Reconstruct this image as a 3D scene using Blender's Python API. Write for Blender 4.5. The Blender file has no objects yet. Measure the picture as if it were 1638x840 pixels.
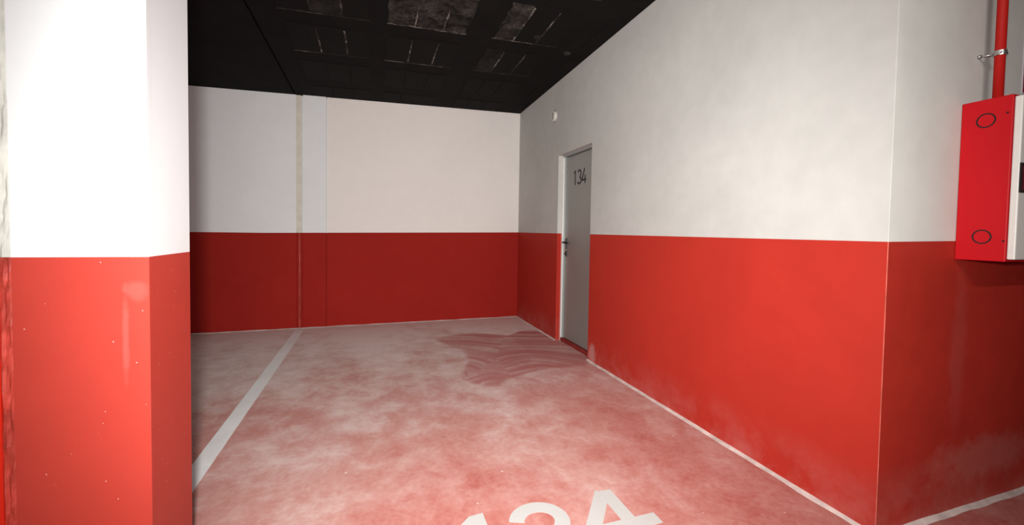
import bpy, bmesh, math, random
from mathutils import Vector, Matrix, noise

random.seed(7)
scene = bpy.context.scene
COL = scene.collection

# ------------------------------------------------------------------ camera
W, H = 1638, 840
CAM = Vector((-1.9735, -5.6451, 1.236))
yaw, pitch, roll = (math.radians(a) for a in (18.4415, 1.882, 0.8973))
F_PX, PP_DY = 667.2657, -28.6634
fw = Vector((math.sin(yaw)*math.cos(pitch), math.cos(yaw)*math.cos(pitch), -math.sin(pitch)))
rt0 = Vector((math.cos(yaw), -math.sin(yaw), 0))
up0 = rt0.cross(fw)
rt = rt0*math.cos(roll) + up0*math.sin(roll)
up = up0*math.cos(roll) - rt0*math.sin(roll)
cam_d = bpy.data.cameras.new('camera')
cam = bpy.data.objects.new('camera', cam_d); COL.objects.link(cam)
cam.matrix_world = Matrix(((rt.x, up.x, -fw.x, CAM.x), (rt.y, up.y, -fw.y, CAM.y),
                           (rt.z, up.z, -fw.z, CAM.z), (0, 0, 0, 1)))
cam_d.sensor_fit = 'HORIZONTAL'; cam_d.sensor_width = 36
cam_d.lens = F_PX*36/W
cam_d.shift_y = PP_DY/W
cam_d.clip_start = 0.02
scene.camera = cam

def pix(u, v, axis, val):
    """world point where the photo pixel's ray meets the plane axis=val"""
    d = fw + rt*((u-W/2)/F_PX) - up*((v-H/2-PP_DY)/F_PX)
    t = (val-CAM[axis])/d[axis]
    return CAM + d*t

# ------------------------------------------------------------------ world, lights, exposure
world = bpy.data.worlds.new('garage_air'); scene.world = world
world.use_nodes = True
bg = world.node_tree.nodes['Background']
bg.inputs[0].default_value = (1, 1, 1, 1); bg.inputs[1].default_value = 0.02

vs = scene.view_settings
vs.view_transform = 'Standard'; vs.look = 'None'; vs.gamma = 1
vs.use_curve_mapping = False
vs.exposure = 0.0

def spot(name, loc, target, watts, deg, blend, size, col=(1, 1, 1)):
    l = bpy.data.lights.new(name, 'SPOT'); l.energy = watts; l.spot_size = math.radians(deg)
    l.spot_blend = blend; l.shadow_soft_size = size; l.color = col
    o = bpy.data.objects.new(name, l); COL.objects.link(o); o.location = loc
    o.rotation_euler = (Vector(target)-Vector(loc)).to_track_quat('-Z', 'Y').to_euler()
    return o
# the photographer's flash, just above the lens and a little to its left
FLASH = CAM - rt*0.05 + up*0.10 - fw*0.03
spot('camera_flash', FLASH, FLASH+fw+rt*0.025-up*0.06, 650, 122, 1.0, 0.04, (1.0, 0.985, 0.96))

def area(name, loc, target, watts, sx, sy, col=(1, 1, 1)):
    l = bpy.data.lights.new(name, 'AREA'); l.shape = 'RECTANGLE'; l.size = sx; l.size_y = sy
    l.energy = watts; l.color = col
    o = bpy.data.objects.new(name, l); COL.objects.link(o); o.location = loc
    o.rotation_euler = (Vector(target)-Vector(loc)).to_track_quat('-Z', 'Y').to_euler()
    return o
# unseen batten-shaped fill lamps, added behind the camera to even out the light
FILL_LAMPS = [(-1.6, -6.9, 'added fill lamp, out of view, on the ceiling behind the white bay line'), (-6.0, -7.4, 'added fill lamp, out of view, on the ceiling by the end wall of the aisle')]

# ------------------------------------------------------------------ materials
def nodes(name):
    m = bpy.data.materials.new(name); m.use_nodes = True
    nt = m.node_tree; b = nt.nodes['Principled BSDF']
    return m, nt, b
def N(nt, t, **kw):
    n = nt.nodes.new(t)
    for k, v in kw.items(): setattr(n, k, v)
    return n
def L(nt, a, b): nt.links.new(a, b)
def coords(nt): return N(nt, 'ShaderNodeNewGeometry').outputs['Position']
def noise_n(nt, vec, scale, detail=4, rough=.55, dist=0.0):
    n = N(nt, 'ShaderNodeTexNoise'); n.inputs['Scale'].default_value = scale
    n.inputs['Detail'].default_value = detail; n.inputs['Roughness'].default_value = rough
    n.inputs['Distortion'].default_value = dist; L(nt, vec, n.inputs['Vector']); return n.outputs['Fac']
def ramp(nt, fac, stops):
    r = N(nt, 'ShaderNodeValToRGB'); e = r.color_ramp.elements
    while len(e) < len(stops): e.new(0.5)
    for el, (p, c) in zip(e, stops):
        el.position = p; el.color = (c, c, c, 1) if isinstance(c, (int, float)) else (*c, 1)
    L(nt, fac, r.inputs[0]); return r.outputs['Color']
def mix(nt, fac, a, b, mode='MIX'):
    n = N(nt, 'ShaderNodeMix', data_type='RGBA', blend_type=mode)
    for s, v in ((n.inputs[0], fac), (n.inputs[6], a), (n.inputs[7], b)):
        if hasattr(v, 'links'): L(nt, v, s)
        elif isinstance(v, (int, float)): s.default_value = v
        else: s.default_value = (*v, 1)
    return n.outputs[2]
def math_n(nt, op, a, b=0.0, clamp=False):
    n = N(nt, 'ShaderNodeMath', operation=op, use_clamp=clamp)
    for s, v in ((n.inputs[0], a), (n.inputs[1], b)):
        if hasattr(v, 'links'): L(nt, v, s)
        else: s.default_value = v
    return n.outputs[0]
def bump(nt, bsdf, h, strength, dist=.01):
    b = N(nt, 'ShaderNodeBump'); b.inputs['Strength'].default_value = strength
    b.inputs['Distance'].default_value = dist; L(nt, h, b.inputs['Height']); L(nt, b.outputs[0], bsdf.inputs['Normal'])
def mapped(nt, vec, scale):
    m = N(nt, 'ShaderNodeMapping'); m.inputs['Scale'].default_value = scale
    L(nt, vec, m.inputs['Vector']); return m.outputs[0]

def paint(name, col, var=.06, rough=.6, big=1.2, specks=0.0, speck_col=(.9, .75, .7), bumpy=.25, spec=.3, smears=(), dust=0.0, dust_col=(.6, .45, .42)):
    m, nt, b = nodes(name); p = coords(nt)
    n1 = noise_n(nt, p, big, 5, .6, .6); n2 = noise_n(nt, p, 9, 5, .6)
    f = math_n(nt, 'ADD', math_n(nt, 'MULTIPLY', n1, .65), math_n(nt, 'MULTIPLY', n2, .35))
    lo = tuple(c*(1-var*1.6) for c in col); hi = tuple(min(1, c*(1+var*1.6)) for c in col)
    c = ramp(nt, f, [(.3, lo), (.7, hi)])
    if dust:
        z = N(nt, 'ShaderNodeSeparateXYZ'); L(nt, p, z.inputs[0])
        low = math_n(nt, 'MULTIPLY', ramp(nt, z.outputs[2], [(0, 1), (.28, 0)]), ramp(nt, noise_n(nt, p, 3.5, 6, .7), [(.42, 0), (.75, 1)]))
        c = mix(nt, math_n(nt, 'MULTIPLY', low, dust), c, dust_col)
    for (cx_, cy_, cz_), (rx_, ry_, rz_), st in smears:      # dried plaster wiped over the paint
        q = N(nt, 'ShaderNodeMapping', vector_type='TEXTURE'); q.inputs['Location'].default_value = (cx_, cy_, cz_); q.inputs['Scale'].default_value = (rx_, ry_, rz_)
        L(nt, p, q.inputs['Vector']); ln_ = N(nt, 'ShaderNodeVectorMath', operation='LENGTH'); L(nt, q.outputs[0], ln_.inputs[0])
        e_ = math_n(nt, 'ADD', ln_.outputs['Value'], math_n(nt, 'MULTIPLY', math_n(nt, 'SUBTRACT', noise_n(nt, p, 16, 5, .7), .5), 1.4))
        c = mix(nt, math_n(nt, 'MULTIPLY', ramp(nt, e_, [(.45, 1), (1.0, 0)]), st), c, dust_col)
    if specks:
        v = N(nt, 'ShaderNodeTexVoronoi'); v.inputs['Scale'].default_value = 34; L(nt, p, v.inputs['Vector'])
        sp = ramp(nt, v.outputs['Distance'], [(.03, 1), (.05, 0)])
        v2 = noise_n(nt, p, 11, 1); sel = ramp(nt, v2, [(.38, 0), (.44, 1)])
        c = mix(nt, math_n(nt, 'MULTIPLY', math_n(nt, 'MULTIPLY', sp, sel), specks), c, speck_col)
    L(nt, c, b.inputs['Base Color']); b.inputs['Roughness'].default_value = rough
    b.inputs['Specular IOR Level'].default_value = spec
    h = math_n(nt, 'ADD', noise_n(nt, p, 2.2, 2), math_n(nt, 'MULTIPLY', noise_n(nt, p, 140, 3), .06))
    bump(nt, b, h, bumpy, .012)
    return m

def plain(name, col, rough=.5, metal=0.0, spec=.5, var=.05, scale=30, emit=0.0):
    m, nt, b = nodes(name); p = coords(nt)
    c = ramp(nt, noise_n(nt, p, scale, 4), [(.3, tuple(x*(1-var) for x in col)), (.7, tuple(min(1, x*(1+var)) for x in col))])
    L(nt, c, b.inputs['Base Color']); b.inputs['Roughness'].default_value = rough
    b.inputs['Metallic'].default_value = metal; b.inputs['Specular IOR Level'].default_value = spec
    if emit:
        b.inputs['Emission Color'].default_value = (*col, 1); b.inputs['Emission Strength'].default_value = emit
    return m

RED = (.39, .026, .016)
M = {}
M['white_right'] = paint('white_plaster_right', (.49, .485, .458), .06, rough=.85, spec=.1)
M['white_back'] = paint('cream_plaster_back', (.80, .76, .72), .02, bumpy=.1, rough=.85, spec=.1)
M['white_panel'] = paint('white_panel_paint', (.755, .775, .78), .025, bumpy=.1, rough=.85, spec=.1)
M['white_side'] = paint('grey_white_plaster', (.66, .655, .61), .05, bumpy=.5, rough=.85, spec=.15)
M['white_pillar'] = paint('white_pillar_paint', (.70, .715, .72), .015, bumpy=.05)
M['red_wall'] = paint('red_wall_paint', RED, .05, .6, bumpy=.15, spec=.15, dust=.2, smears=[((0, -2.17, .07), (.2, .085, .13), .35)])
M['red_side'] = paint('red_side_wall_paint', RED, .10, .45, bumpy=.25, spec=.3, dust=.5, dust_col=(.45, .22, .19), smears=[((.50, -4.53, .72), (.07, .3, .42), .09), ((.75, -4.53, .22), (.5, .3, .12), .25)])
M['red_back'] = paint('red_back_wall_shaded', (.31, .017, .012), .05, .8, bumpy=.1, spec=.08)  # same red paint, darkened to imitate the dimmer light at the back
M['red_pillar'] = paint('red_pillar_paint', (.40, .040, .027), .04, .5, specks=.8, bumpy=.06, spec=.2, smears=[((-2.630, -4.2, .92), (.010, .1, .15), .13), ((-2.605, -4.2, 1.05), (.035, .1, .03), .12)], dust_col=(.55, .25, .22))
M['red_gloss'] = paint('red_twin_pillar_paint', (.62, .02, .008), .08, .35, specks=.6, bumpy=.4)
M['worn_edge'] = paint('worn_red_edge', (.46, .10, .07), .3, .6, big=8)
M['filler_white'] = paint('grey_joint_filler', (.55, .55, .50), .15, .8, big=14, bumpy=1.0)
M['filler_beige'] = paint('beige_joint_filler', (.66, .63, .54), .08, .8, big=8, bumpy=.6)
M['filler_red'] = paint('dark_red_joint_filler', (.42, .045, .03), .25, .55, big=14, bumpy=1.0)
M['ceiling'] = paint('black_ceiling_paint', (.0080, .0075, .0070), .2, .85, big=2.5, bumpy=.4, spec=.08)
M['white_line'] = paint('white_line_paint', (.80, .785, .77), .06, .6, big=5, bumpy=.1)
M['floor_number'] = paint('white_number_paint', (.49, .475, .455), .03, .6, big=4, bumpy=.05)
M['mortar'] = paint('pale_mortar_edge', (.60, .49, .45), .2, .9, big=12, bumpy=.6)
M['door_grey'] = plain('grey_door_enamel', (.27, .265, .245), .42, .35, .5, .03, 3)
M['door_frame'] = plain('pale_steel_frame', (.72, .71, .68), .4, .2, .5, .03)
M['frame_grey'] = plain('grey_steel_frame', (.34, .36, .35), .4, .3, .5, .03)
M['black_plastic'] = plain('black_plastic', (.008, .008, .008), .35)
M['black_print'] = plain('black_print', (.012, .012, .011), .55)
M['chrome'] = plain('bright_metal', (.75, .75, .74), .22, 1.0)
M['cab_red'] = plain('red_cabinet_enamel', (.49, .005, .010), .5, 0, .2, .03, 6)
M['cab_white'] = plain('white_cabinet_enamel', (.74, .73, .68), .4, 0, .4, .02)
M['cab_dark'] = plain('dark_red_acrylic', (.12, .004, .014), .2)
M['knockout'] = plain('dark_knockout_groove', (.012, .002, .003), .8)
M['pipe_red'] = plain('red_pipe_enamel', (.50, .014, .010), .55, 0, .2, .05, 20)
M['zinc'] = plain('zinc_plated_steel', (.55, .55, .54), .32, .9, .5, .15, 60)
M['sign_red'] = plain('sign_dark_red', (.22, .004, .018), .35)
M['sign_white'] = plain('sign_white', (.62, .58, .62), .4)
M['plastic_white'] = plain('white_plastic', (.74, .73, .68), .45)
M['cover_white'] = plain('aged_white_plastic', (.60, .585, .53), .7, spec=.15)
M['dark_slot'] = plain('dark_slot', (.10, .095, .085), .7)
M['threshold'] = paint('dark_red_threshold', (.22, .02, .016), .2, .6, big=8)

def ceiling_block(name, fac, edge=(.17, .155, .14)):
    m, nt, b = nodes(name); p = coords(nt)
    n1 = noise_n(nt, p, 7, 8, .72, .4); n2 = noise_n(nt, p, 45, 5, .7)
    f = math_n(nt, 'MULTIPLY', ramp(nt, n1, [(.38, 0), (.72, 1)]), ramp(nt, n2, [(.35, .3), (.7, 1)]))
    c = mix(nt, math_n(nt, 'MULTIPLY', f, fac), (.0066, .0062, .0058), edge)
    L(nt, c, b.inputs['Base Color']); b.inputs['Roughness'].default_value = .8
    b.inputs['Specular IOR Level'].default_value = .08
    v = N(nt, 'ShaderNodeTexVoronoi'); v.inputs['Scale'].default_value = 38; L(nt, p, v.inputs['Vector'])
    sp = math_n(nt, 'MULTIPLY', ramp(nt, v.outputs['Distance'], [(.10, 1), (.17, 0)]), ramp(nt, noise_n(nt, p, 6, 3), [(.56, 0), (.62, 1)]))
    c = mix(nt, math_n(nt, 'MULTIPLY', sp, fac), c, (.42, .39, .35)); L(nt, c, b.inputs['Base Color'])
    bump(nt, b, n2, .6, .01)
    return m
M['block_black'] = ceiling_block('black_filler_block', .025)
M['block_grey'] = ceiling_block('bare_grey_filler_block', .75)
M['block_mid'] = ceiling_block('worn_filler_block', .28)
def chipped():
    m, nt, b = nodes('chipped_joint_mortar'); p = coords(nt)
    n1 = noise_n(nt, p, 5, 6, .7, .5); n2 = noise_n(nt, p, 40, 3)
    f = math_n(nt, 'MULTIPLY', ramp(nt, n1, [(.47, 0), (.58, 1)]), ramp(nt, n2, [(.35, .25), (.62, 1)]))
    L(nt, mix(nt, f, (.0075, .007, .0065), (.26, .235, .205)), b.inputs['Base Color'])
    b.inputs['Roughness'].default_value = .9
    return m
M['chipped'] = chipped()

def floor_mat():
    m, nt, b = nodes('dusty_red_floor_paint'); p = coords(nt)
    ps = mapped(nt, p, (1, .55, 1))
    n1 = noise_n(nt, ps, 1.15, 7, .58, .3)
    n2 = noise_n(nt, p, 4.2, 6, .62, .35)
    n3 = noise_n(nt, p, 38, 4, .6)
    xyz = N(nt, 'ShaderNodeSeparateXYZ'); L(nt, p, xyz.inputs[0])
    # dustier towards the back of both bays, paled there to offset weak light
    gy = math_n(nt, 'MULTIPLY', math_n(nt, 'ADD', xyz.outputs[1], 3.3), .105)
    n4 = noise_n(nt, mapped(nt, p, (1, .8, 1)), 10, 6, .65, .5)
    f = math_n(nt, 'ADD', math_n(nt, 'MULTIPLY', n1, .5), math_n(nt, 'ADD', math_n(nt, 'MULTIPLY', n2, .42), math_n(nt, 'MULTIPLY', n4, .22)))
    f = math_n(nt, 'ADD', math_n(nt, 'MULTIPLY', math_n(nt, 'SUBTRACT', f, .57), 1.15), math_n(nt, 'ADD', gy, .515))
    c = ramp(nt, f, [(.30, (.40, .085, .065)), (.42, (.47, .165, .135)), (.54, (.54, .27, .235)), (.66, (.64, .45, .41)), (.80, (.76, .62, .58))])
    c = mix(nt, .12, c, ramp(nt, n3, [(.3, (.25, .1, .09)), (.7, (.75, .6, .57))]))
    # pale scattered specks of plaster
    v = N(nt, 'ShaderNodeTexVoronoi'); v.inputs['Scale'].default_value = 9; L(nt, p, v.inputs['Vector'])
    sp = ramp(nt, v.outputs['Distance'], [(.028, 1), (.05, 0)])
    sel = ramp(nt, noise_n(nt, p, 3.3, 2), [(.5, 0), (.56, 1)])
    c = mix(nt, math_n(nt, 'MULTIPLY', math_n(nt, 'MULTIPLY', sp, sel), .8), c, (.85, .78, .74))
    # the mopped, still damp patch in front of the door
    at = N(nt, 'ShaderNodeAttribute', attribute_name='mop')
    c = mix(nt, at.outputs['Fac'], c, (.46, .17, .155))
    L(nt, c, b.inputs['Base Color'])
    r = mix(nt, at.outputs['Fac'], (.75, .75, .75), (.5, .5, .5)); L(nt, r, b.inputs['Roughness'])
    b.inputs['Specular IOR Level'].default_value = .25
    bump(nt, b, math_n(nt, 'ADD', n2, math_n(nt, 'MULTIPLY', n3, .2)), .2, .006)
    return m
M['floor'] = floor_mat()

# ------------------------------------------------------------------ mesh helpers
def obj(name, verts, faces, mats, parent=None, idx=None, smooth=False):
    me = bpy.data.meshes.new(name)
    off = parent_loc(parent)
    me.from_pydata([tuple(Vector(v)-off) for v in verts], [], faces)
    for mm in (mats if isinstance(mats, (list, tuple)) else [mats]): me.materials.append(mm)
    if idx:
        for pl, i in zip(me.polygons, idx): pl.material_index = i
    bm = bmesh.new(); bm.from_mesh(me); bmesh.ops.recalc_face_normals(bm, faces=bm.faces); bm.to_mesh(me); bm.free()
    if smooth:
        for pl in me.polygons: pl.use_smooth = True
    o = bpy.data.objects.new(name, me); COL.objects.link(o)
    if parent: o.parent = parent
    return o
def parent_loc(p):
    v = Vector((0, 0, 0))
    while p is not None:
        v += p.location; p = p.parent
    return v
def empty(name, loc):
    o = bpy.data.objects.new(name, None); COL.objects.link(o); o.location = loc
    o.empty_display_size = .1
    return o
def tag(o, label=None, cat=None, group=None, kind=None):
    if label: o['label'] = label
    if cat: o['category'] = cat
    if group: o['group'] = group
    if kind: o['kind'] = kind
    return o
CUBE_F = [(0, 1, 2, 3), (4, 7, 6, 5), (0, 4, 5, 1), (1, 5, 6, 2), (2, 6, 7, 3), (3, 7, 4, 0)]
def box_v(a, b):
    (x0, y0, z0), (x1, y1, z1) = a, b
    return [(x0, y0, z0), (x1, y0, z0), (x1, y1, z0), (x0, y1, z0), (x0, y0, z1), (x1, y0, z1), (x1, y1, z1), (x0, y1, z1)]
def box(name, a, b, mat, parent=None, bevel=0.0, seg=2):
    o = obj(name, box_v(a, b), CUBE_F, mat, parent)
    if bevel: bevel_mesh(o, bevel, seg)
    return o
def bevel_mesh(o, w, seg=2):
    bm = bmesh.new(); bm.from_mesh(o.data)
    bmesh.ops.bevel(bm, geom=bm.edges[:], offset=w, segments=seg, affect='EDGES', profile=.5)
    bm.to_mesh(o.data); bm.free()
def tube_data(path, r, n=14, caps=True):
    path = [Vector(p) for p in path]; vs_, fs = [], []
    prev = None
    for i, p in enumerate(path):
        d = (path[min(i+1, len(path)-1)]-path[max(i-1, 0)]).normalized()
        a = prev if prev is not None else (Vector((0, 0, 1)) if abs(d.z) < .9 else Vector((1, 0, 0)))
        u = (a - d*a.dot(d)).normalized(); w = d.cross(u); prev = u
        rr = r[i] if isinstance(r, (list, tuple)) else r
        for k in range(n):
            t = 2*math.pi*k/n; vs_.append(p + u*(rr*math.cos(t)) + w*(rr*math.sin(t)))
    for i in range(len(path)-1):
        for k in range(n):
            fs.append((i*n+k, i*n+(k+1) % n, (i+1)*n+(k+1) % n, (i+1)*n+k))
    if caps:
        fs.append(tuple(range(n))); fs.append(tuple((len(path)-1)*n+k for k in range(n)))
    return vs_, fs
def tube(name, path, r, mat, parent=None, n=14):
    o = obj(name, *tube_data(path, r, n), mat, parent)
    for pl in o.data.polygons:
        if len(pl.vertices) == 4: pl.use_smooth = True
    return o
def ring_data(c, u, w, nrm, r0, r1, t, n=32):
    """flat ring, inner r0, outer r1, thickness t along nrm"""
    vs_, fs = [], []
    for k in range(n):
        a = 2*math.pi*k/n; d = u*math.cos(a)+w*math.sin(a)
        vs_ += [c+d*r0, c+d*r1, c+d*r1+nrm*t, c+d*r0+nrm*t]
    for k in range(n):
        i, j = 4*k, 4*((k+1) % n)
        for a, b in ((0, 1), (1, 2), (2, 3), (3, 0)): fs.append((i+a, i+b, j+b, j+a))
    return vs_, fs
def ribbon(polys, w, mp, t):
    """strokes of width w along 2-D polylines, mapped by mp(u, v, height) and t thick"""
    vs_, fs = [], []
    for k, pl in enumerate(polys):
        base = len(vs_); pts = [Vector(p) for p in pl]; n = len(pts)
        for i, p in enumerate(pts):
            d0 = (pts[i]-pts[i-1]).normalized() if i else None
            d1 = (pts[i+1]-pts[i]).normalized() if i < n-1 else None
            d = ((d0 or d1)+(d1 or d0)).normalized(); nn = Vector((-d.y, d.x))
            m_ = 1/max(.5, nn.dot(Vector((-(d1 or d0).y, (d1 or d0).x))))
            tt = t*(1+.15*k)
            for s, hgt in ((-1, 0), (1, 0), (1, tt), (-1, tt)):
                q = p + nn*(s*w/2*m_); vs_.append(mp(q.x, q.y, hgt))
        for i in range(n-1):
            a, b = base+4*i, base+4*(i+1)
            for e, f_ in ((0, 1), (1, 2), (2, 3), (3, 0)): fs.append((a+e, a+f_, b+f_, b+e))
        fs.append(tuple(base+j for j in range(4))); fs.append(tuple(base+4*(n-1)+j for j in range(4)))
    return vs_, fs
def arc(cx, cy, rx, ry, a0, a1, n=14):
    return [(cx+rx*math.cos(math.radians(a0+(a1-a0)*i/n)), cy+ry*math.sin(math.radians(a0+(a1-a0)*i/n))) for i in range(n+1)]

# ------------------------------------------------------------------ dimensions of the place (metres)
def ceil_z(x, y): return 2.9 + .024*max(min(x, .3), -4.5) - .0189*max(y, -6.0)
def back_y(x): return .0033*x                       # the back wall is very slightly out of square
def red_back(x): return 1.2157 + .0152*max(x, -3.2)
ZR = 1.2157
Y_OUT = -4.5284                                     # outer corner of the right-hand wall
X_L, Y_F, X_R = -8.6, -11.5, 4.4                    # limits of the garage round the bay

# ------------------------------------------------------------------ floor
def lin(a, b, step):
    n = max(1, round((b-a)/step)); return [a+(b-a)*i/n for i in range(n)]
xs = lin(X_L, -1.7, .5) + lin(-1.7, .0, .014) + lin(.0, .12, .06) + lin(.12, X_R, .6) + [X_R]
ys = lin(Y_F, -2.7, .5) + lin(-2.7, -.6, .016) + lin(-.6, .12, .1) + [.12]
mop_px = [(690, 540), (714, 551), (736, 560), (747, 577), (740, 596), (753, 611), (776, 620), (796, 618), (815, 606), (844, 597),
          (873, 592), (885, 588), (942, 587), (945, 578), (936, 560), (902, 541), (885, 540), (860, 528), (834, 529), (812, 536), (789, 535), (753, 533)]
mop_poly = [pix(u, v, 2, 0).xy for u, v in mop_px]
def poly_sd(x, y):
    ins = False; best = 9.0; p = Vector((x, y)); n = len(mop_poly)
    for i in range(n):
        a, b = mop_poly[i], mop_poly[(i+1) % n]
        if (a.y > y) != (b.y > y) and x < (b.x-a.x)*(y-a.y)/(b.y-a.y)+a.x: ins = not ins
        e = b-a; t = max(0, min(1, (p-a).dot(e)/e.length_squared)); best = min(best, (p-a-e*t).length)
    return best if ins else -best
mc = [pix(702, 602, 2, 0).xy, pix(785, 616, 2, 0).xy, pix(868, 608, 2, 0).xy]
def mop(x, y):
    if not (-1.68 < x < .1 and -2.68 < y < -.62): return 0.0
    wob = .045*noise.noise((x*5, y*4, 1.3))
    sd = poly_sd(x, y) + wob
    if sd < -.02: return 0.0
    e = min(1, (sd+.02)/.05)
    d = [(Vector((x, y))-c).length for c in mc]; k = d.index(min(d))
    r = d[k] + .06*noise.noise((x*3, y*3, 4)) ; ang = math.atan2(y-mc[k].y, x-mc[k].x)
    s = noise.noise((r*15, ang*.5+k*5, 2.0))*.9 + noise.noise((r*38, ang*.6, 7.0))*.55
    depth = .72 + .25*noise.noise((x*2.2, y*2.2, 9))
    if x > -.45: depth += .12
    return max(0, min(1, e*(depth + s*.6)))
fv = [(x, y, 0) for y in ys for x in xs]; nx = len(xs)
ff = [(j*nx+i, j*nx+i+1, (j+1)*nx+i+1, (j+1)*nx+i) for j in range(len(ys)-1) for i in range(nx-1)]
me = bpy.data.meshes.new('floor'); me.from_pydata(fv, [], ff); me.materials.append(M['floor'])
at = me.attributes.new('mop', 'FLOAT', 'POINT'); at.data.foreach_set('value', [mop(x, y) for x, y, _ in fv])
floor = bpy.data.objects.new('floor', me); COL.objects.link(floor)
tag(floor, 'dusty red painted concrete garage floor with a damp mopped patch', 'floor', kind='structure')

# ------------------------------------------------------------------ ceiling, with the filler blocks that show through its paint
JX0, JX1 = -2.874, -2.858
def slab(x0, x1):
    ysb = [.3, -2.0, -4.0, -6.0, Y_F-.3]; xsb = [x for x in (x0, -4.5, 0.3, x1) if x0 <= x <= x1]
    v = []; f = []
    for zoff in (0, .25):
        for y in ysb:
            for x in xsb: v.append((x, y, ceil_z(x, y)+zoff if not zoff else 3.4))
    n, k = len(xsb), len(xsb)*len(ysb)
    for o_ in (0, k):
        for j in range(len(ysb)-1):
            for i in range(n-1): f.append((o_+j*n+i, o_+j*n+i+1, o_+(j+1)*n+i+1, o_+(j+1)*n+i))
    rim = [i for i in range(n)] + [j*n+n-1 for j in range(1, len(ysb))] + [(len(ysb)-1)*n+i for i in range(n-2, -1, -1)] + [j*n for j in range(len(ysb)-2, 0, -1)]
    for a, b in zip(rim, rim[1:]+rim[:1]): f.append((a, b, b+k, a+k))
    return v, f
ceiling = obj('ceiling', *slab(JX1, X_R+.2), M['ceiling'])
tag(ceiling, 'matt black painted concrete ceiling over the numbered bay', 'ceiling', kind='structure')
ceil2 = obj('ceiling', *slab(X_L-.2, JX0), M['ceiling'])
tag(ceil2, 'matt black painted ceiling slab beyond the expansion joint', 'ceiling', kind='structure')
M['joint_black'] = plain('joint_black', (.002, .002, .002), .9, spec=.02)
jf = obj('joint_filler', *slab(JX0, JX1), M['joint_black'], ceiling)
for v in jf.data.vertices:
    if v.co.z < 3.3: v.co.z += .012

def irregular(x0, x1, y0, y1, amp, seed, z_off, thick):
    """a flat block with slightly ragged edges hanging just below the slab"""
    rnd = random.Random(seed); pts = []
    def edge(ax, ay, bx, by, n):
        for i in range(n):
            t = i/n; pts.append((ax+(bx-ax)*t+rnd.uniform(-amp, amp), ay+(by-ay)*t+rnd.uniform(-amp, amp)))
    edge(x0, y0, x1, y0, 5); edge(x1, y0, x1, y1, 9); edge(x1, y1, x0, y1, 5); edge(x0, y1, x0, y0, 9)
    v = [(x, y, ceil_z(x, y)-z_off) for x, y in pts] + [(x, y, ceil_z(x, y)-z_off-thick) for x, y in pts]
    n = len(pts)
    f = [tuple(range(n)), tuple(range(n, 2*n))] + [(i, (i+1) % n, n+(i+1) % n, n+i) for i in range(n)]
    return v, f
COLS = [[-2.66, -2.43, -2.207, -2.01], [-1.872, -1.654, -1.423, -1.233], [-.995, -.809, -.595, -.38], [-.16, -.01]]
ROWS = [(-4.42, -3.66), (-3.42, -2.88), (-2.66, -2.085), (-1.865, -1.345), (-1.12, -.62), (-.40, -.06)]
grey = {(1, 2, 0): 'block_grey', (1, 2, 1): 'block_grey', (1, 2, 2): 'block_grey', (2, 2, 0): 'block_grey', (1, 1, 0): 'block_grey', (1, 1, 1): 'block_mid',
        (0, 2, 1): 'block_mid', (2, 2, 1): 'block_black', (1, 3, 0): 'block_black', (2, 3, 0): 'block_mid', (2, 1, 1): 'block_mid'}
chip_rows = {(1, 2), (1, 3), (2, 2), (2, 3), (0, 2), (0, 3), (1, 1), (2, 1)}
sd = 0
for ci, cs in enumerate(COLS):
    for ri, (y0, y1) in enumerate(ROWS):
        for bi in range(len(cs)-1):
            sd += 1
            mk = grey.get((ci, ri, bi), 'block_black')
            amp = .012 if mk == 'block_grey' else .004
            obj('filler_block', *irregular(cs[bi]+.007, cs[bi+1]-.007, y0, y1, amp, sd, -.001, .005), M[mk], ceiling)
            if (ci, ri) in chip_rows:
                if bi:                                        # mortar chipped in the joint between two blocks
                    obj('mortar_joint', *irregular(cs[bi]-.007, cs[bi]+.007, y0+.03, y1-.02, .003, sd+500, -.001, .004), M['chipped'], ceiling)
                if bi < 3:                                    # and along the end of the block
                    obj('mortar_joint', *irregular(cs[bi], cs[bi+1], y1, y1+.014, .005, sd+900, -.001, .004), M['chipped'], ceiling)
for (u, v) in ((859, 61), (907, 88)):                          # two round patched holes
    p = pix(u, v, 2, 2.915); z = ceil_z(p.x, p.y)
    vv, fv_ = tube_data([(p.x, p.y, z+.002), (p.x, p.y, z-.007)], .032, 20)
    obj('patched_hole', vv, fv_, M['block_grey'], ceiling)

# ------------------------------------------------------------------ walls
def quad_wall(name, cells, mats, parent=None):
    """cells: list of (four corner points, material index)"""
    v, f, ix = [], [], []
    for q, i in cells:
        b = len(v); v += q; f.append(tuple(range(b, b+len(q)))); ix.append(i)
    me_ = obj(name, v, f, mats, parent, ix)
    bm = bmesh.new(); bm.from_mesh(me_.data); bmesh.ops.remove_doubles(bm, verts=bm.verts, dist=1e-5)
    bmesh.ops.recalc_face_normals(bm, faces=bm.faces); bm.to_mesh(me_.data); bm.free()
    return me_

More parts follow.
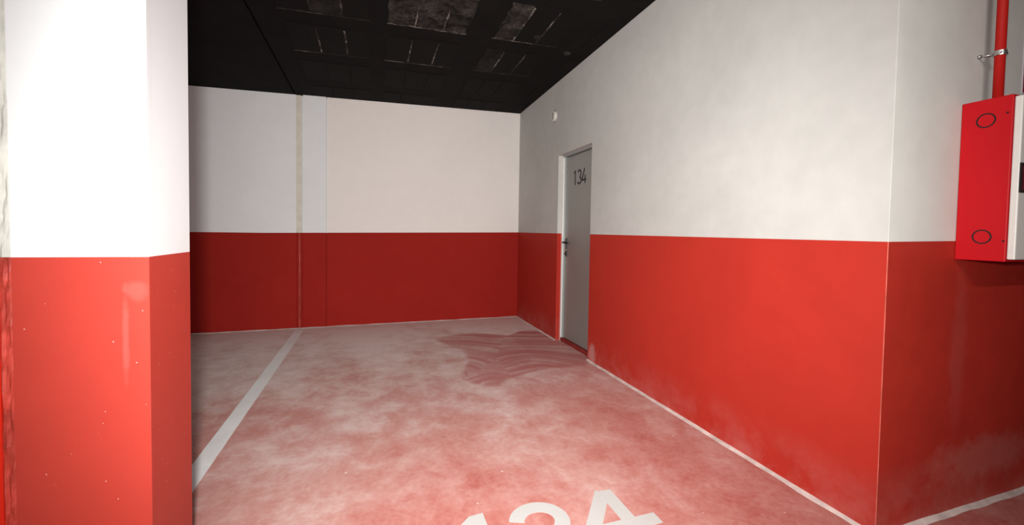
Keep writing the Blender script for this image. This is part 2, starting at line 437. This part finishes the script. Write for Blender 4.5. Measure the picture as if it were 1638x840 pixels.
# back wall: cream panel right of the pilaster, grey-white panel left of the joint
def back_panel(name, x0, x1, mw, dy=0.0):
    def P(x, z, d=0): return (x, back_y(x)+d+dy, z)
    x0b = x0; T = .25
    cells = []
    for a, b in ([(x0, -4.5), (-4.5, -3.2), (-3.2, x1)] if x0 < -5 else [(x0, x1)]):
        ra, rb = red_back(a), red_back(b)
        cells += [([P(a, 0), P(b, 0), P(b, rb), P(a, ra)], 1), ([P(a, ra), P(b, rb), P(b, ceil_z(b, 0)), P(a, ceil_z(a, 0))], 0),
                  ([P(a, 0, T), P(b, 0, T), P(b, ceil_z(b, 0), T), P(a, ceil_z(a, 0), T)], 0),
                  ([P(a, ceil_z(a, 0)), P(b, ceil_z(b, 0)), P(b, ceil_z(b, 0), T), P(a, ceil_z(a, 0), T)], 0)]
    for a in (x0, x1):
        cells += [([P(a, 0), P(a, red_back(a)), P(a, red_back(a), T), P(a, 0, T)], 1),
                  ([P(a, red_back(a)), P(a, ceil_z(a, 0)), P(a, ceil_z(a, 0), T), P(a, red_back(a), T)], 0)]
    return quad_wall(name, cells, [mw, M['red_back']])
PX0, PX1 = -2.782, -2.524
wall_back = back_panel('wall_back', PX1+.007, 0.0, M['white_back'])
tag(wall_back, 'cream and shade-darkened red back wall panel of the numbered bay', 'wall', kind='structure')
wb2 = back_panel('wall_back', X_L, -2.858, M['white_panel'])
tag(wb2, 'grey-white and shade-darkened red back wall panel beyond the expansion joint', 'wall', kind='structure')
pil = back_panel('wall_back', PX0, PX1, M['white_panel'], -.012)
tag(pil, 'narrow white and red pilaster standing proud of the back wall', 'pilaster', kind='structure')
def lumpy_strip(name, x0, x1, y, z0, z1, mat, amp, seed, parent=None, nx_=4, dz=.03, depth=.03):
    nz = max(2, int((z1-z0)/dz)); v = []; f = []
    for j in range(nz+1):
        for i in range(nx_+1):
            t = i/nx_; z = z0+(z1-z0)*j/nz
            bulge = 0 if i in (0, nx_) else amp*noise.noise((i*1.7+seed, z*14, seed*3.1)) + amp*.5*noise.noise((i*4.1, z*40, seed))
            wob = amp*.6*noise.noise((seed+9, z*10, i*.3)) if i in (0, nx_) else 0
            v.append((x0+(x1-x0)*t+wob, y-bulge+(.004 if i in (0, nx_) else 0), z))
    n = nx_+1
    for j in range(nz):
        for i in range(nx_): f.append((j*n+i, j*n+i+1, (j+1)*n+i+1, (j+1)*n+i))
    k = len(v); v += [(x0, y+depth, z0), (x1, y+depth, z0), (x1, y+depth, z1), (x0, y+depth, z1)]
    f += [(k, k+1, k+2, k+3), tuple([i for i in range(n)]+[k+1, k]), tuple([nz*n+i for i in range(n)]+[k+2, k+3]),
          tuple([j*n for j in range(nz+1)]+[k+3, k]), tuple([j*n+nx_ for j in range(nz+1)]+[k+2, k+1])]
    o = obj(name, v, f, mat, parent)
    return o
jr = red_back(-2.82)
tf = empty('trim_1', (-2.82, .0, 0)); tag(tf, 'beige and red sealant strip in the back wall expansion joint', 'sealant joint', kind='structure')
for xa, xb, yb_ in ((PX0-.03, PX0+.01, .012), (PX1-.01, PX1+.02, .008)):
    box('joint_backing', (xa, yb_, jr), (xb, .03, ceil_z(-2.8, 0)-.004), M['white_panel'], tf)
    box('joint_backing', (xa, yb_, 0), (xb, .03, jr), M['red_back'], tf)
lumpy_strip('sealant', -2.858, PX0-.014, -.006, jr, ceil_z(-2.82, 0)-.003, M['filler_beige'], .004, 3, tf)
lumpy_strip('painted_sealant', -2.858, PX0-.010, -.002, 0.001, jr, M['red_back'], .006, 5, tf)
lumpy_strip('chipped_sealant', -2.828, -2.816, -.014, 0.002, jr-.01, M['worn_edge'], .006, 8, tf, nx_=3, depth=.012)

# right-hand wall with the door opening
DY0, DY1, DZ = -1.335, -2.088, 2.088             # far jamb, near jamb, head of the opening
RV = .062                                         # depth of the plastered reveal
CH = .0022                                         # worn chamfer on the outer corner
def R_(y, z, x=0.0): return (x, y, z)
yo = Y_OUT+CH
cells = []
def cz(y, x=0.0): return ceil_z(x, y)
for a, b, door in ((0.0, DY0, 0), (DY0, DY1, 1), (DY1, yo, 0)):
    if not door:
        cells += [([R_(a, 0), R_(b, 0), R_(b, ZR), R_(a, ZR)], 1), ([R_(a, ZR), R_(b, ZR), R_(b, DZ), R_(a, DZ)], 0)]
    cells += [([R_(a, DZ), R_(b, DZ), R_(b, cz(b)), R_(a, cz(a))], 0)]
for y in (DY0, DY1):
    cells += [([R_(y, 0), R_(y, ZR), R_(y, ZR, RV), R_(y, 0, RV)], 1), ([R_(y, ZR), R_(y, DZ), R_(y, DZ, RV), R_(y, ZR, RV)], 0)]
cells += [([R_(DY0, DZ), R_(DY1, DZ), R_(DY1, DZ, RV), R_(DY0, DZ, RV)], 0)]
T = .22
# solid behind the frame and around the block
cells += [([R_(DY0, 0, RV), R_(DY0, 0, T), R_(DY0, DZ, T), R_(DY0, DZ, RV)], 0), ([R_(DY1, 0, RV), R_(DY1, 0, T), R_(DY1, DZ, T), R_(DY1, DZ, RV)], 0)]
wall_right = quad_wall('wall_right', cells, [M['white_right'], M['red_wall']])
tag(wall_right, 'long white and red side wall with the grey numbered door', 'wall', kind='structure')
# worn arris at the outer corner
arris = quad_wall('chipped_corner', [([(0, yo, 0), (CH, Y_OUT, 0), (CH, Y_OUT, ZR), (0, yo, ZR)], 1),
                                     ([(0, yo, ZR), (CH, Y_OUT, ZR), (CH, Y_OUT, ceil_z(0, Y_OUT)), (0, yo, ceil_z(0, Y_OUT))], 0)],
                  [M['white_right'], M['worn_edge']], wall_right)
# wall facing the aisle, beyond the outer corner
def red_side(x): return ZR + .0144*min(x, 1.5)
sx = [CH, 1.5, X_R]
cells = []
for a, b in zip(sx, sx[1:]):
    cells += [([(a, Y_OUT, 0), (b, Y_OUT, 0), (b, Y_OUT, red_side(b)), (a, Y_OUT, red_side(a))], 1),
              ([(a, Y_OUT, red_side(a)), (b, Y_OUT, red_side(b)), (b, Y_OUT, ceil_z(b, Y_OUT)), (a, Y_OUT, ceil_z(a, Y_OUT))], 0)]
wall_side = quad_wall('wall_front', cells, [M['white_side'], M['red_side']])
tag(wall_side, 'grey-white and red wall carrying the fire hose cabinet', 'wall', kind='structure')

# the rest of the garage, round the camera
def far_wall(name, a, b, label):
    z = 3.3
    o = quad_wall(name, [([(*a, 0), (*b, 0), (*b, ZR), (*a, ZR)], 1), ([(*a, ZR), (*b, ZR), (*b, z), (*a, z)], 0)], [M['white_panel'], M['red_wall']])
    tag(o, label, 'wall', kind='structure')
far_wall('wall_left', (X_L, .2), (X_L, Y_F), 'white and red wall at the far end of the aisle')
far_wall('wall_aisle', (X_L, Y_F), (X_R, Y_F), 'white and red wall across the aisle from the bays')
far_wall('wall_end', (X_R, Y_F), (X_R, Y_OUT), 'white and red wall closing the aisle past the hose cabinet')

# pale unpainted mortar edges where the walls meet the floor
def edge_strip(name, a, b, nrm, w, label):
    a, b, nrm = Vector((*a, 0)), Vector((*b, 0)), Vector((*nrm, 0)); n = max(4, int((b-a).length/.06)); v = []; f = []
    for i in range(n+1):
        p = a.lerp(b, i/n); ww = w*(1+.45*noise.noise((p.x*6, p.y*6, 3)))
        v += [p, p+nrm*ww+Vector((0, 0, .0012)), p+Vector((0, 0, .010+.004*noise.noise((p.x*5, p.y*5, 8))))]
    for i in range(n): 
        for s, t in ((0, 1), (1, 2), (2, 0)): f.append((3*i+s, 3*i+t, 3*i+3+t, 3*i+3+s))
    f += [(0, 1, 2), (3*n, 3*n+1, 3*n+2)]
    tag(obj(name, v, f, M['mortar']), label, 'mortar edge', kind='structure')
edge_strip('trim_2', (0, -.0), (0, DY0), (-1, 0), .022, 'pale mortar edge between the back corner and the door')
edge_strip('trim_3', (0, DY1), (0, Y_OUT+.004), (-1, 0), .026, 'pale mortar edge along the long red wall')
edge_strip('trim_4', (0, back_y(0)), (PX1, back_y(PX1)), (0, -1), .022, 'pale mortar edge under the cream back wall')
edge_strip('trim_5', (PX1, -.021), (-8, -.031), (0, -1), .014, 'pale mortar edge under the grey-white back wall')
edge_strip('trim_6', (0, Y_OUT), (4.2, Y_OUT), (0, -1), .024, 'pale mortar edge under the hose cabinet wall')

# ------------------------------------------------------------------ pillars at the mouth of the bay
PF, PB, PL, PR, PZ = -4.2032, -3.9271, -2.8689, -2.5745, 1.1467
def pillar(name, x0, x1, y0, y1, zr, mw, mr, label):
    cells = []
    ring = [(x0, y0), (x1, y0), (x1, y1), (x0, y1)]
    for (a, b) in zip(ring, ring[1:]+ring[:1]):
        cells += [([(*a, 0), (*b, 0), (*b, zr), (*a, zr)], 1), ([(*a, zr), (*b, zr), (*b, ceil_z(*b)), (*a, ceil_z(*a))], 0)]
    o = quad_wall(name, cells, [mw, mr]); tag(o, label, 'pillar', kind='structure'); return o
pr = pillar('pillar', PL, PR, PF, PB, PZ, M['white_pillar'], M['red_pillar'], 'white pillar with red base beside the white bay line')
pl2 = pillar('pillar', -3.21, -2.897, PF+.004, PB, PZ-.002, M['filler_white'], M['red_gloss'], 'twin pillar across the rough filled joint, glossier red base')
# plastered corner strip on the near edge of the pillar
cs_v = lambda z0, z1: box_v((PR-.044, PF-.0022, z0), (PR+.0012, PF+.02, z1))
obj('corner_strip', cs_v(0, PZ), CUBE_F, M['red_pillar'], pr)
obj('corner_strip', cs_v(PZ, ceil_z(PR, PF)-.002), CUBE_F, M['white_pillar'], pr)
jt = empty('trim_7', (-2.883, PF, 0)); tag(jt, 'rough filled joint between the two white and red pillars', 'joint filler', kind='structure')
lumpy_strip('joint_filler', -2.899, -2.867, PF+.004, PZ, ceil_z(-2.88, PF)-.003, M['filler_white'], .006, 11, jt, nx_=5, dz=.02)
lumpy_strip('painted_filler', -2.899, -2.867, PF+.004, 0.001, PZ, M['filler_red'], .008, 13, jt, nx_=5, dz=.02)

# ------------------------------------------------------------------ door 134
door = empty('door_1', (.07, (DY0+DY1)/2, 0))
tag(door, 'grey steel storeroom door numbered 134 in the long wall', 'door', kind='structure')
FX0, FX1 = RV-.012, RV+.05
fr = box('door_frame', (FX0, DY0-.020, 0), (FX1, DY0+.0, DZ), M['door_frame'], door)
fr2 = box('door_frame', (FX0, DY1, 0), (FX1, DY1+.020, DZ), M['door_frame'], door)
fr3 = box('door_frame', (FX0, DY1+.020, DZ-.02), (FX1, DY0-.020, DZ), M['frame_grey'], door)
box('frame_rebate', (RV+.006, DY0-.040, 0.03), (RV+.045, DY0-.020, DZ-.02), M['frame_grey'], fr)
LX = RV+.018                                       # face of the leaf
leaf = box('door_leaf', (LX, DY1+.022, .042), (LX+.042, DY0-.044, DZ-.028), M['door_grey'], door, .002, 1)
box('threshold', (RV-.012, DY1+.0201, 0), (FX1, DY0-.0201, .036), M['threshold'], door, .004, 1)
# lever handle on a long plate
hy, hz = DY0-.085, 1.118
plate = box('handle_plate', (LX-.009, hy-.020, hz-.16), (LX, hy+.020, hz+.045), M['black_plastic'], leaf, .004, 2)
tube('handle_lever', [(LX-.008, hy, hz), (LX-.045, hy, hz), (LX-.055, hy-.012, hz), (LX-.056, hy-.06, hz-.002), (LX-.052, hy-.135, hz-.004)], [.011, .010, .010, .0095, .008], M['black_plastic'], leaf, 12)
tube('key_cylinder', [(LX-.009, hy, hz-.085), (LX-.017, hy, hz-.085)], .014, M['chrome'], leaf, 16)
tube('cylinder_guard', [(LX-.009, hy, hz-.125), (LX-.020, hy, hz-.125)], .016, M['black_plastic'], leaf, 16)
# the number, thin black strokes
nb = DZ
d0 = Vector((LX, -1.585, 1.738)); dh = .155
def on_door(u, v, h): return Vector((LX-.0002-h, d0.y-u, d0.z+v))
digits = {
    '1': (0.0, [[(-.022, dh-.028), (.008, dh-.008), (.010, dh-.008)], [(.010, dh), (.010, 0)]]),
    '3': (.075, [arc(.030, dh*.74, .036, dh*.20, 155, -70, 12), arc(.028, dh*.27, .042, dh*.27-.008, 82, -155, 14)]),
    '4': (.178, [[(.040, dh), (-.012, .043), (-.010, .036), (.078, .036)], [(.052, .085), (.052, 0)]])}
for ch, (u0, pls) in digits.items():
    obj('numeral', *ribbon([[(u0+a, b) for a, b in pl] for pl in pls], .0215, on_door, .001), M['black_print'], leaf)

# round cover on the wall above the door
rc = empty('round_wall_box', (0, -1.215, 2.556)); tag(rc, 'round white junction cover high on the wall past the door', 'junction box')
cvv, cf = tube_data([(0.002, -1.215, 2.556), (-.022, -1.215, 2.556), (-.030, -1.215, 2.556)], [.056, .056, .049], 28)
obj('rim', cvv, cf, M['cover_white'], rc)
box('slot', (-.0325, -1.221, 2.516), (-.0295, -1.209, 2.596), M['dark_slot'], rc)
tube('fixing_screw', [(.001, -1.215, 2.622), (-.004, -1.215, 2.622)], .008, M['dark_slot'], rc, 10)
tube('fixing_screw', [(.001, -1.215, 2.490), (-.004, -1.215, 2.490)], .008, M['dark_slot'], rc, 10)

# ------------------------------------------------------------------ floor markings
def strip_line():
    n = 60; v = []; f = []
    ya, yb = -.062, -4.9
    for i in range(n+1):
        y = ya+(yb-ya)*i/n
        for x in (-2.856+.0015*noise.noise((0, y*9, 0)), -2.763+.0015*noise.noise((5, y*9, 0))):
            v += [(x, y, 0.0002), (x, y, .0016)]
    for i in range(n):
        a, b = 4*i, 4*i+4
        for s, t in ((0, 1), (1, 3), (3, 2), (2, 0)): f.append((a+s, a+t, b+t, b+s))
    f += [(0, 1, 3, 2), (4*n, 4*n+1, 4*n+3, 4*n+2)]
    # interrupted where the pillars stand
    keep = []
    for q in f:
        cy_ = sum(v[i][1] for i in q)/len(q)
        if not (PF-.02 < cy_ < PB+.02): keep.append(q)
    return v, keep
ln = obj('bay_line', *strip_line(), M['white_line'])
tag(ln, 'white painted bay line running from the pillar to the back wall', 'floor marking')
num = empty('bay_number', (-1.25, -4.1, 0)); tag(num, 'large white number 134 painted on the red floor', 'floor number')
FT = -3.917
def on_floor(u, v, h): return Vector((u, FT+v, .0004+h))
SW = .066
fl = {'3': [arc(-1.294, -.122, .099, .090, 166, -84, 22), arc(-1.294, -.286, .104, .073, 92, -166, 22)],
      '4': [[(-.935, -.024), (-1.098, -.232), (-1.098, -.252)], [(-1.131, -.252), (-.792, -.252)], [(-.921, -.017), (-.921, -.39)]]}
one = [(-1.513, 0), (-1.513, -.39), (-1.579, -.39), (-1.579, -.105), (-1.662, -.150), (-1.662, -.086), (-1.576, -.006)]
n1_ = len(one)
obj('numeral', [on_floor(u, v, h) for h in (0, .0012) for u, v in one],
    [tuple(range(n1_)), tuple(range(n1_, 2*n1_))]+[(i, (i+1) % n1_, n1_+(i+1) % n1_, n1_+i) for i in range(n1_)], M['floor_number'], num)
for ch, pls in fl.items():
    obj('numeral', *ribbon(pls, SW, on_floor, .0012), M['floor_number'], num)

# ------------------------------------------------------------------ fire hose cabinet on the aisle wall
CX0, CX1, CZ0, CZ1, CYF = .436, 1.02, 1.142, 1.812, -4.684
cab = empty('hose_cabinet', ((CX0+CX1)/2, Y_OUT, CZ0)); tag(cab, 'red steel fire hose cabinet with white door on the wall', 'fire cabinet')
box('body', (CX0, CYF, CZ0), (CX1, Y_OUT-.001, CZ1), M['cab_red'], cab, .0035, 2)
dr = box('door', (CX0+.006, CYF-.024, CZ0+.010), (CX1-.006, CYF-.0005, CZ1-.010), M['cab_white'], cab, .004, 2)
w0 = pix(1632, 260, 1, CYF-.024); w1 = pix(1630.5, 308, 1, CYF-.024)
wx, wz1, wz0 = w0.x, w0.z, w1.z
def frame_box(x0, x1, z0, z1, y0, y1, t, name, mat, parent):
    v = []; f = []
    for y in (y0, y1):
        v += [(x0, y, z0), (x1, y, z0), (x1, y, z1), (x0, y, z1), (x0+t, y, z0+t), (x1-t, y, z0+t), (x1-t, y, z1-t), (x0+t, y, z1-t)]
    for i in range(4):
        j = (i+1) % 4
        f += [(i, j, 4+j, 4+i), (8+i, 8+j, 12+j, 12+i), (i, j, 8+j, 8+i), (4+i, 4+j, 12+j, 12+i)]
    o = obj(name, v, f, mat, parent); return o
yd = CYF-.024
frame_box(wx, wx+.20, wz0, wz1, yd-.004, yd+.0005, .009, 'window_frame', M['black_plastic'], dr)
box('window', (wx+.008, yd-.0015, wz0+.008), (wx+.192, yd+.0004, wz1-.008), M['cab_dark'], dr)
U, V_ = Vector((0, 1, 0)), Vector((0, 0, 1)); NX = Vector((-1, 0, 0))
for y, z in ((-4.607, 1.724), (-4.612, 1.242)):
    obj('knockout', *ring_data(Vector((CX0+.0005, y, z)), U, V_, NX, 0.0250, .0302, .0014, 36), M['knockout'], cab)
for y, z in ((-4.669, 1.741), (-4.676, 1.226)):
    tube('rivet', [(CX0+.001, y, z), (CX0-.0022, y, z)], .0038, M['knockout'], cab, 10)

# supply pipe, its clamp and the sign
PXC, PYC, PRAD = .552, -4.590, .0168
pipe = tube('fire_pipe', [(PXC, PYC, CZ1+.0005), (PXC, PYC, 2.4), (PXC, PYC, ceil_z(PXC, PYC)-.001)], PRAD, M['pipe_red'], None, 24)
tag(pipe, 'red vertical fire water pipe rising from the hose cabinet', 'pipe')
cl = empty('pipe_clamp', (PXC, Y_OUT, 2.025)); tag(cl, 'zinc pipe clamp with anchor rod holding the red pipe', 'pipe clamp')
zc = 2.022
obj('band', *ring_data(Vector((PXC, PYC, zc-.010)), Vector((1, 0, 0)), Vector((0, 1, 0)), Vector((0, 0, 1)), PRAD+.0003, PRAD+.0035, .020, 30), M['zinc'], cl)
tube('anchor_rod', [(PXC-.012, PYC+PRAD+.002, zc), (PXC-.018, Y_OUT-.004, zc+.004)], .0042, M['zinc'], cl, 10)
tube('wall_plug', [(PXC-.0165, Y_OUT-.010, zc+.004), (PXC-.018, Y_OUT, zc+.004)], .0075, M['zinc'], cl, 12)
for s in (-1, 1):
    box('flange', (PXC+s*(PRAD+.003)-.006, PYC-.006, zc-.010), (PXC+s*(PRAD+.003)+.006, PYC+.006, zc+.010), M['zinc'], cl, .001, 1)
    tube('screw', [(PXC+s*(PRAD+.005), PYC-.014, zc), (PXC+s*(PRAD+.005), PYC+.010, zc)], .0036, M['chrome'], cl, 8)

SX, SZ1 = .878, 2.207
sg = empty('fire_sign', (SX+.105, Y_OUT, SZ1-.297)); tag(sg, 'dark red fire hose sign with white border above the cabinet', 'sign')
ys_ = Y_OUT-.004
box('board', (SX, ys_, SZ1-.297), (SX+.21, Y_OUT-.0005, SZ1), M['sign_white'], sg, .001, 1)
box('picture_field', (SX+.006, ys_-.0008, SZ1-.201), (SX+.204, ys_+.0005, SZ1-.006), M['sign_red'], sg)
box('text_field', (SX+.006, ys_-.0008, SZ1-.291), (SX+.204, ys_+.0005, SZ1-.211), M['sign_red'], sg)
def on_sign(u, v, h): return Vector((SX+u, ys_-.0009-h, SZ1-.297+v))
obj('lettering', *ribbon([[(.016, .030), (.016, .062), (.026, .044), (.036, .062), (.036, .030)]], .006, on_sign, .0004), M['sign_white'], sg)
obj('pictogram', *ring_data(Vector((SX+.105, ys_-.0009, SZ1-.105)), Vector((1, 0, 0)), V_, Vector((0, -1, 0)), .045, .075, .0005, 40), M['sign_white'], sg)

# ------------------------------------------------------------------ fill lamps added out of view behind the camera
tube_m = plain('added_glowing_tube', (1, .98, .94), .5, emit=6.0, var=0)
for x, y, fill_label in FILL_LAMPS:
    z = ceil_z(x, y)-.03
    lp = empty('added_fill_batten', (x, y, z)); tag(lp, fill_label, 'ceiling lamp', 'added fill lamps along the aisle')
    box('housing', (x-.62, y-.05, z-.06), (x+.62, y+.05, z-.001), M['plastic_white'], lp, .006, 1)
    tube('added_tube', [(x-.58, y, z-.085), (x+.58, y, z-.085)], .014, tube_m, lp, 12)
    for s in (-1, 1): box('added_tube_holder', (x+s*.59-.012, y-.02, z-.105), (x+s*.59+.012, y+.02, z-.0605), M['plastic_white'], lp)
    for s in (-1, 1): area('added_fill_light', (x, y+s*.03, z-.11), (x, y+s*2.2, z-1.5), 38, 1.15, .05, (1, .985, .96))
